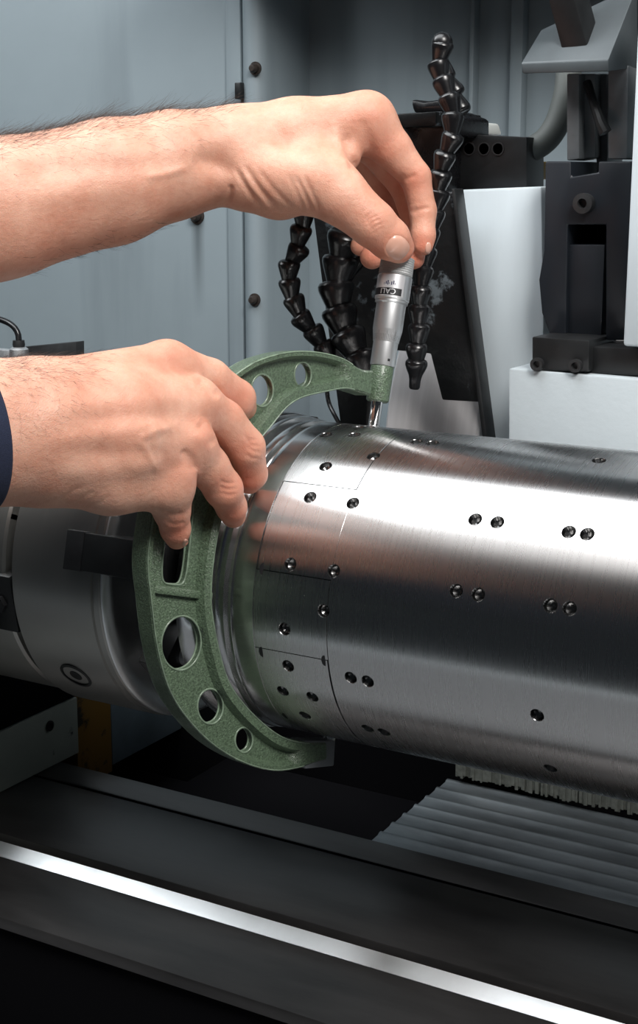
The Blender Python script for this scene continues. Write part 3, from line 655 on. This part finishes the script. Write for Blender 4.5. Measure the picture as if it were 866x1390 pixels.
hose([(600, 60, .118), (594, 92, .118), (603, 120, .115), (617, 152, .112), (612, 190, .110), (598, 230, .110), (590, 290, .110), (578, 350, .105), (570, 400, .102), (567, 470, .10), (563, 520, .10)], 'black coolant hose running behind the fingers, ending in a nozzle beside the thimble', 27, 15.5, True, seed=3)
hose([(414, 285, .08), (410, 320, .08), (396, 350, .08), (391, 388, .08), (405, 425, .085), (428, 455, .09), (450, 490, .095)], 'black coolant hose curving down under the wrist to the green frame', 26, 15.5, seed=5)
hose([(470, 318, .10), (461, 360, .10), (458, 400, .10), (463, 440, .10), (480, 472, .10), (500, 515, .10)], 'thick black coolant hose between the thin curved hose and the thimble', 34, 25, seed=8)
hose([(512, 318, .125), (492, 345, .12), (476, 372, .115)], 'short black coolant hose under the thumb joining the thick hose', 22, 11, seed=9)
hose([(628, 150, .14), (618, 130, .14), (606, 105, .14), (600, 80, .14)], 'short black coolant hose at the back of the long nozzle hose', 26, 13, seed=12)
tag(MB().tube(spline([Yp(443, 520, .16), Yp(446, 545, .16), Yp(455, 565, .155), Yp(475, 600, .15)], 16), .0016, 8).build('thin_cable', M['black_plastic'], None, 0, 60), 'thin black cable dropping behind the roll below the frame', 'cable')

# sensor bracket at the left edge, behind the lower wrist
sn = thing('sensor_bracket', 'black flat bracket with a round metal sensor and cable at the left edge', 'sensor bracket', tuple(Yp(50, 475, .30)))
MB().prism([Yp(20, 472, .30), Yp(103, 464, .30), Yp(103, 500, .30), Yp(20, 500, .30)], (0, .012, 0)).build('plate', M['dark_steel'], sn, .0008)
p = Yp(26, 480, .285)
MB().lathe([(0, -.012), (.0075, -.012), (.0085, -.008), (.0085, .004), (.006, .006), (0, .006)], p, (0, 0, 1), 24).build('sensor', M['satin'], sn, 0, 40)
MB().lathe([(0, .0062), (.0052, .0062), (.0056, .008), (.0052, .012), (0, .012)], p, (0, 0, 1), 24).build('gland', M['dark_steel'], sn, 0, 40)
MB().tube(spline([p + (0, 0, .010), Yp(25, 455, .285), Yp(20, 445, .285), Yp(9, 437, .286), Yp(-8, 432, .287), Yp(-30, 431, .29)], 20), .0028, 10).build('cable', M['black_plastic'], sn, 0, 60)
MB().box(p + (-.05, -.004, -.01), p + (-.0086, .006, .003)).build('clamp', M['satin'], sn, .001)

# ------------------------------------------------------------------ the person's two arms
def jc(px, py, d): return np.array([(px - CX) / F * d, (CY - py) / F * d, d])          # (right, up, forward) from the camera, metres
def c2w(p): p = np.asarray(p); return CAM + p[..., :1] * RGT + p[..., 1:2] * UPV + p[..., 2:3] * FWD
def chain(*k):
    """round cones through (px, py, depth, radius in px)"""
    J = [(jc(a, b, d), r * d / F) for a, b, d, r in k]
    if len(J) == 1: J = J * 2
    return list(zip(J, J[1:]))
def smin(a, b, k):
    h = np.clip(.5 + .5 * (b - a) / k, 0, 1); return b * (1 - h) + a * h - k * h * (1 - h)
def round_cone(P, A, B):
    (a, ra), (b, rb) = A, B; ba = b - a; l2 = max(ba @ ba, 1e-12); rr = ra - rb
    if l2 <= rr * rr + 1e-12: return np.linalg.norm(P - (a if ra > rb else b), axis=-1) - max(ra, rb)
    a2 = l2 - rr * rr; il2 = 1 / l2; pa = P - a; y = pa @ ba; z = y - l2
    q = pa * l2 - y[..., None] * ba; x2 = np.einsum('...i,...i', q, q); y2 = y * y * l2; z2 = z * z * l2
    k = np.sign(rr) * rr * rr * x2
    d = (np.sqrt(np.maximum(x2 * a2 * il2, 0)) + y * rr) * il2 - ra
    d = np.where(np.sign(z) * a2 * z2 > k, np.sqrt(x2 + z2) * il2 - rb, d)
    return np.where((np.sign(y) * a2 * y2 < k) & ~(np.sign(z) * a2 * z2 > k), np.sqrt(x2 + y2) * il2 - ra, d)
def sculpt(name, palm, fingers, kp, kf, vox, parent, disp, flush):
    al = [c for ch in [palm] + fingers for c in ch]
    lo = np.min([np.minimum(A[0] - A[1], B[0] - B[1]) for A, B in al], 0) - .006
    hi = np.max([np.maximum(A[0] + A[1], B[0] + B[1]) for A, B in al], 0) + .006
    n = np.ceil((hi - lo) / vox).astype(int) + 1
    def field(cones, k):
        f = np.full(n, .05, np.float32)
        for A, B in cones:
            a = np.maximum(((np.minimum(A[0] - A[1], B[0] - B[1]) - .014 - lo) / vox).astype(int), 0)
            b = np.minimum(((np.maximum(A[0] + A[1], B[0] + B[1]) + .014 - lo) / vox).astype(int) + 2, n)
            s = tuple(slice(i, j) for i, j in zip(a, b))
            P = np.stack(np.meshgrid(*[lo[i] + vox * np.arange(a[i], b[i]) for i in range(3)], indexing='ij'), -1)
            f[s] = smin(f[s], round_cone(P, A, B), k)
        return f
    f = field(palm, kp); g = None
    for fg in fingers:
        h = field(fg, .0025); g = h if g is None else smin(g, h, .0012)
    f = smin(f, g, kf).astype(np.float32)
    # surface nets
    neg = f < 0; c = [neg[i:n[0] - 1 + i, j:n[1] - 1 + j, k:n[2] - 1 + k] for i in (0, 1) for j in (0, 1) for k in (0, 1)]
    cnt = sum(x.astype(np.int8) for x in c); ac = np.argwhere((cnt > 0) & (cnt < 8))
    idx = np.full(tuple(n - 1), -1, np.int32); idx[tuple(ac.T)] = np.arange(len(ac))
    off = np.array([(i, j, k) for i in (0, 1) for j in (0, 1) for k in (0, 1)])
    val = np.stack([f[tuple((ac + o).T)] for o in off], 1); acc = np.zeros((len(ac), 3)); m = np.zeros(len(ac))
    for i in range(8):
        for j in range(i + 1, 8):
            if np.abs(off[i] - off[j]).sum() != 1: continue
            x = (val[:, i] < 0) != (val[:, j] < 0); t = np.where(x, val[:, i] / np.where(x, val[:, i] - val[:, j], 1), 0)
            acc += x[:, None] * (off[i] + t[:, None] * (off[j] - off[i])); m += x
    V = lo + vox * (ac + acc / m[:, None]); Q = []
    for ax in range(3):
        u, v = [(1, 2), (2, 0), (0, 1)][ax]; e = np.eye(3, dtype=int)
        s0 = [slice(0, n[i] - 1) for i in range(3)]; s1 = list(s0); s1[ax] = slice(1, n[ax])
        A, B = neg[tuple(s0)], neg[tuple(s1)]; E = np.argwhere(A != B); E = E[(E[:, u] > 0) & (E[:, v] > 0)]
        q = np.stack([idx[tuple((E + d).T)] for d in (-e[u] - e[v], -e[v], 0 * e[u], -e[u])], 1)
        flip = A[tuple(E.T)]; q[flip] = q[flip][:, ::-1]; Q.append(q)
    Q = np.concatenate(Q); Q = Q[(Q >= 0).all(1)]
    Wd = c2w(V)
    for _ in range(2):                                        # one soft relax of the grid steps
        s = np.zeros_like(Wd); k_ = np.zeros(len(Wd))
        for i in range(4):
            a, b = Q[:, i], Q[:, (i + 1) % 4]; np.add.at(s, a, Wd[b]); np.add.at(k_, a, 1)
        Wd = .5 * Wd + .5 * s / np.maximum(k_, 1)[:, None]
    def normals():
        N = np.zeros_like(Wd); fn = np.cross(Wd[Q[:, 2]] - Wd[Q[:, 0]], Wd[Q[:, 3]] - Wd[Q[:, 1]])
        for i in range(4): np.add.at(N, Q[:, i], fn)
        return N / np.maximum(np.linalg.norm(N, axis=1), 1e-12)[:, None]
    N = normals(); tocam = CAM - Wd; tocam /= np.linalg.norm(tocam, axis=1)[:, None]
    face = np.clip((N * tocam).sum(1) * 2.2, 0, 1); px = pix(Wd); D = np.zeros(len(Wd))
    for line, w, amt in disp:
        L = np.array(line, float); d = np.full(len(px), 1e9)
        if len(L) == 1: d = np.linalg.norm(px - L[0], axis=1); g_ = np.exp(-(d / w) ** 2)
        else:
            L = np.array(spline(L, len(L) * 5)); tt = np.zeros(len(px))
            for k in range(len(L) - 1):
                ab = L[k + 1] - L[k]; t = np.clip(((px - L[k]) @ ab) / (ab @ ab), 0, 1); dd = np.linalg.norm(px - L[k] - t[:, None] * ab, axis=1)
                tt = np.where(dd < d, (k + t) / (len(L) - 1), tt); d = np.minimum(d, dd)
            g_ = np.exp(-(d / w) ** 2) * np.clip(np.minimum(tt, 1 - tt) * 5 + .15, 0, 1)
        D += g_ * amt * .001 * (1.05 if w < 4.5 else 1.15)
    Wd = Wd + N * (D * face)[:, None]
    fl = np.zeros(len(Wd))
    for x, y, w, a in flush: fl = np.maximum(fl, a * np.exp(-(((px - (x, y)) / w) ** 2).sum(1)))
    me = bpy.data.meshes.new(name); me.from_pydata((Wd - wl(parent)).tolist(), [], Q.tolist()); me.update()
    at_ = me.attributes.new('flush', 'FLOAT', 'POINT'); at_.data.foreach_set('value', fl.astype(np.float32))
    o = link_mesh(name, me, M['skin'], parent, 180)
    return o, Wd, N, px, BVHTree.FromPolygons(Wd.tolist(), Q.tolist())
def nail(skin, bvh, cx, cy, rx, ry, rot, lift=.0005, label=None):
    """nail plate laid on the finger under the outline (pixel ellipse, squared off)"""
    vs = []; nr, nt = 6, 28; ok = True
    hits = [Vector(CAM)]
    rows = []
    for i in range(nr + 1):
        for k in range(nt):
            t = 2 * math.pi * k / nt; c, s = math.cos(t), math.sin(t); e = 2 / 2.6
            x = rx * math.copysign(abs(c) ** e, c) * i / nr; y = ry * math.copysign(abs(s) ** e, s) * i / nr
            d = Vector(nrm(ray(cx + x * math.cos(rot) - y * math.sin(rot), cy + x * math.sin(rot) + y * math.cos(rot))))
            h = bvh.ray_cast(Vector(CAM), d)
            if h[0] is None: h = (Vector(vs[-1]) if vs else Vector(CAM), -d)
            q = i / nr; vs.append(np.array(h[0] + h[1] * (lift * (1 - q ** 6) + .00005 - (.0004 if i == nr else 0))))
    fs = [(i * nt + k, i * nt + (k + 1) % nt, (i + 1) * nt + (k + 1) % nt, (i + 1) * nt + k) for i in range(nr) for k in range(nt)]
    o = MB().add(vs, fs).build('fingernail', M['nail'], skin, 0, 180)
    if label: o['label'] = label
def hairs(skin, Wd, N, px, n, weight, flow, ln, seed, th=.00006):
    rg = np.random.default_rng(seed); w = weight(px, N); w = np.clip(w, 0, None); ids = rg.choice(len(Wd), n, p=w / w.sum())
    cu = bpy.data.curves.new('arm_hair', 'CURVE'); cu.dimensions = '3D'; cu.bevel_depth = th; cu.bevel_resolution = 0
    off = wl(skin)
    for i in ids:
        P = Wd[i]; nn = N[i]; f = flow + rg.normal(0, .35, 3); f = nrm(f - (f @ nn) * nn * .9); L = ln * rg.uniform(.5, 1.2); b = rg.normal(0, .25, 3); lift = rg.uniform(.15, .6)
        sp = cu.splines.new('POLY'); sp.points.add(4)
        for k in range(5):
            t = k / 4; q = P + L * (f * t + nn * lift * 1.3 * t * (1 - .4 * t) + b * t * t * .5) - off - nn * .0002
            sp.points[k].co = (*q, 1); sp.points[k].radius = 1 - .75 * t
    cu.materials.append(M['hair']); o = bpy.data.objects.new('arm_hair', cu); COL.objects.link(o); o.parent = skin; o['kind'] = 'stuff'

person = thing('person', 'person with bare hairy forearms and navy cuff, both hands measuring with the green micrometer', 'person', tuple(at(-300, 520, .72)))
# ---- arm with the hand that pinches the thimble
VOX = .0008
palm = chain((-330, 372, .79, 112), (0, 283, .83, 92), (150, 247, .85, 82), (235, 224, .862, 70), (290, 214, .868, 62), (330, 212, .872, 62))
palm += chain((330, 208, .872, 64), (400, 186, .872, 50), (497, 165, .872, 39)) + chain((330, 215, .895, 60), (492, 172, .896, 37)) + chain((320, 222, .915, 52), (484, 185, .917, 34)) + chain((315, 228, .93, 46), (468, 200, .937, 30))
palm += chain((340, 238, .862, 50), (448, 254, .849, 40)) + chain((380, 258, .866, 40)) + chain((425, 225, .86, 40), (468, 212, .864, 22))
fingers = [chain((440, 250, .850, 40), (466, 270, .846, 37), (506, 304, .846, 31.5), (528, 324, .850, 28), (541, 336, .8555, 21.5)),
           chain((497, 165, .872, 38), (533, 203, .875, 26.5), (564, 240, .878, 20.5), (574, 286, .881, 18), (574.5, 320, .8795, 16), (574, 333, .879, 14)),
           chain((494, 172, .896, 34), (550, 252, .906, 21), (566, 308, .902, 18), (562, 351, .887, 14.5)),
           chain((484, 185, .917, 31), (525, 268, .931, 20), (530, 316, .922, 17.5), (505, 349, .903, 16.5)),
           chain((468, 200, .937, 27), (500, 275, .946, 17), (500, 312, .938, 15), (489, 334, .923, 13.5))]
disp = [([(292, 220)], 26, -3.2), ([(262, 214), (290, 222), (318, 238)], 13, -1.2), ([(313, 250), (311, 268), (304, 282)], 4, -1.2),
        ([(318, 226), (332, 252), (356, 284)], 4, -.8), ([(332, 222), (352, 256), (380, 288)], 4, -.8), ([(325, 224), (342, 254), (368, 286)], 3, .35),
        ([(350, 228), (372, 258), (398, 284)], 4, -.5), ([(400, 238), (412, 262), (424, 290)], 4, -.8), ([(410, 236), (423, 262), (436, 292)], 4, -.6), ([(390, 236), (404, 264), (412, 288)], 4, -.5),
        ([(468, 180), (474, 205), (484, 232)], 7, -1.6), ([(452, 170), (462, 200), (474, 228)], 6, .8), ([(490, 160), (500, 190), (508, 215)], 8, -.8),
        ([(538, 252), (549, 244), (566, 237)], 3.5, -.7), ([(536, 246), (550, 236)], 3, -.4), ([(559, 292), (568, 285), (584, 282)], 3.2, -.7), ([(556, 288), (566, 282)], 3, -.35),
        ([(497, 303), (504, 296), (514, 292)], 2.4, -.55), ([(499, 309), (507, 301), (518, 297)], 2.4, -.55), ([(502, 314), (510, 307), (520, 303)], 2.4, -.5), ([(505, 318), (514, 312), (522, 309)], 2.2, -.35), ([(495, 298), (502, 291), (510, 287)], 2.4, -.35),
        ([(10, 232), (90, 228), (180, 224), (250, 216)], 12, -.7), ([(195, 240), (225, 236), (255, 226)], 6, .7), ([(20, 270), (120, 262), (230, 250)], 16, .6),
        ([(60, 200), (140, 190), (260, 172)], 12, .4), ([(528, 322), (522, 334), (525, 346), (536, 354)], 3, .35), ([(532, 321), (526, 333), (528, 344), (538, 351)], 1.6, -.5), ([(534, 320), (548, 323), (556, 334)], 1.6, -.4)]
flush = [(541, 336, 26, .55), (574, 335, 22, .8), (565, 245, 26, .55), (562, 352, 22, .85), (505, 345, 26, .7), (505, 300, 20, .35), (520, 200, 32, .45), (500, 150, 40, .3), (545, 260, 40, .45), (480, 300, 40, .2)]
arm, Wd, Nn, px_, bvh = sculpt('arm', palm, fingers, .007, .006, VOX, person, disp, flush)
arm['label'] = 'bare hairy forearm and hand pinching the thimble of the micrometer'
nail(arm, bvh, 539.5, 336.5, 16.5, 17, .72, label='pale thumbnail above the thimble')
nail(arm, bvh, 581, 337, 4, 9, .1)
hairs(arm, Wd, Nn, px_, 1500, lambda p, n: np.where((p[:, 0] > -20) & (p[:, 0] < 320), np.clip(n @ UPV - .55, 0, 1) * np.clip(1.3 - p[:, 0] / 330, .2, 1), 0), RGT * .9 + UPV * .1, .0135, 3)
hairs(arm, Wd, Nn, px_, 700, lambda p, n: np.where((p[:, 0] > -20) & (p[:, 0] < 300) & (n @ FWD < -.2), np.clip(n @ UPV + .15, 0, 1) ** 2, 0), RGT * .8 - UPV * .3, .006, 5, .000045)
hairs(arm, Wd, Nn, px_, 160, lambda p, n: np.where((p[:, 0] > 30) & (p[:, 0] < 230), np.clip(-(n @ UPV) - .6, 0, 1), 0), RGT * .9 - UPV * .2, .006, 4)
# ---- arm with the hand that holds the frame
palm = chain((-330, 640, .63, 125), (-150, 603, .665, 106), (-30, 588, .69, 98), (40, 586, .703, 96), (75, 584, .712, 92))
palm += chain((60, 560, .708, 70), (225, 500, .757, 36)) + chain((60, 580, .704, 74), (160, 560, .722, 58), (262, 548, .752, 36)) + chain((60, 595, .704, 74), (160, 600, .718, 58), (256, 602, .742, 34)) + chain((70, 620, .705, 66), (150, 650, .722, 46), (226, 656, .738, 37))
palm += chain((140, 580, .745, 66))
fingers = [chain((228, 500, .757, 36), (284, 516, .775, 29), (321, 541, .79, 25.5), (330, 562, .812, 20), (318, 585, .828, 16)),
           chain((262, 548, .752, 35), (303, 572, .767, 29), (333, 607, .777, 26.5), (341, 643, .790, 21.5), (338, 655, .797, 16)),
           chain((256, 602, .742, 33), (283, 634, .755, 28), (303, 663, .764, 26), (314, 688, .777, 20.5), (317, 700, .784, 17)),
           chain((226, 656, .738, 36), (233, 692, .747, 25), (238, 718, .756, 20), (240, 730, .762, 16)),
           chain((100, 565, .735, 44), (180, 562, .780, 30), (232, 556, .812, 25), (270, 562, .836, 20))]
disp = [([(273, 592)], 15, 1.6), ([(253, 640)], 18, 1.8), ([(270, 556)], 18, 1.0), ([(225, 478)], 20, .8),
        ([(268, 512), (282, 524), (300, 538)], 8, -1.2), ([(266, 575), (280, 588), (292, 606)], 7, -1.3), ([(245, 612), (258, 622), (262, 640)], 7, -1.2),
        ([(60, 600), (140, 590), (225, 580), (262, 585)], 12, .7), ([(70, 640), (150, 640), (240, 638)], 14, .7), ([(60, 560), (150, 545), (250, 545)], 12, .5),
        ([(110, 570), (180, 565), (240, 568)], 10, -.6), ([(110, 615), (180, 615), (232, 614)], 11, -.7),
        ([(185, 598), (210, 586), (232, 580)], 5, .5), ([(185, 598), (200, 612), (212, 640)], 5, .5),
        ([(206, 566), (212, 600), (216, 640)], 4, .35),
        ([(335, 596), (342, 604), (352, 606)], 2.4, -.5), ([(334, 604), (344, 612), (354, 614)], 2.4, -.5), ([(333, 616), (342, 622), (352, 622)], 2.4, -.4), ([(330, 590), (338, 596), (350, 598)], 2.4, -.35),
        ([(298, 652), (308, 656), (320, 655)], 2.4, -.5), ([(298, 660), (308, 664), (322, 663)], 2.4, -.5), ([(300, 668), (310, 672), (322, 670)], 2.4, -.4),
        ([(222, 694), (234, 698), (248, 696)], 3, -.5), ([(226, 708), (238, 712), (252, 708)], 3, -.4), ([(212, 690), (224, 697), (236, 694)], 3, -.4),
        ([(80, 680), (98, 668), (112, 660)], 3, -.22), ([(100, 687), (116, 674), (130, 666)], 3, -.22), ([(124, 692), (138, 681), (150, 672)], 3, -.2), ([(312, 712), (322, 716)], 3, .2)]
flush = [(272, 592, 30, .35), (253, 640, 30, .35), (335, 605, 26, .5), (305, 663, 26, .5), (325, 540, 28, .45), (240, 725, 26, .75), (317, 700, 24, .75), (340, 655, 24, .7), (225, 480, 40, .25), (150, 520, 80, .2)]
arm2, Wd, Nn, px_, bvh = sculpt('arm', palm, fingers, .007, .006, VOX, person, disp, flush)
arm2['label'] = 'bare forearm and hand with four fingers curled over the green frame'
nail(arm2, bvh, 251.5, 737, 3.5, 6, .3)
hairs(arm2, Wd, Nn, px_, 900, lambda p, n: np.where((p[:, 0] > -5) & (p[:, 0] < 150) & (n @ FWD < .35), np.clip(1.1 - p[:, 0] / 150, 0, 1) * np.where(n @ UPV > .6, 2.2, .5) * np.clip(n @ UPV + .6, 0, 1), 0), RGT * .7 - UPV * .35, .0065, 6, .00004)
# navy cuff round that wrist
a0, a1 = at(-34, 589, .688), at(-190, 612, .655); ax = nrm(a1 - a0); ln = np.linalg.norm(a1 - a0); r0 = 101 * .69 / F; r1 = 124 * .655 / F
L2 = .34
cf = MB().lathe([(r0 + .0006, .0), (r0 + .0012, -.0006), (r0 + .0024, -.0004), (r0 + .003, .001), (r0 + .0028, .010), (r0 + .0032, .0112), (r1 * .5 + r0 * .5 + .003, ln * .5), (r1 + .003, ln), (r1 + .010, ln * 2), (r1 + .016, L2 - .02), (r1 + .008, L2), (0, L2)], a0, ax, 64).build('sleeve_cuff', M['cuff'], person, 0, 60)
cf['label'] = 'navy blue cotton sleeve cuff'
b0, b1 = at(-255, 346, .799), at(-420, 400, .775); bx = nrm(b1 - b0)
MB().lathe([(.046, .02), (.046, 0), (.048, -.001), (.050, .001), (.052, .05), (.062, .2), (.055, .23), (0, .23)], b0, bx, 64).build('sleeve', M['cuff'], person, 0, 60)
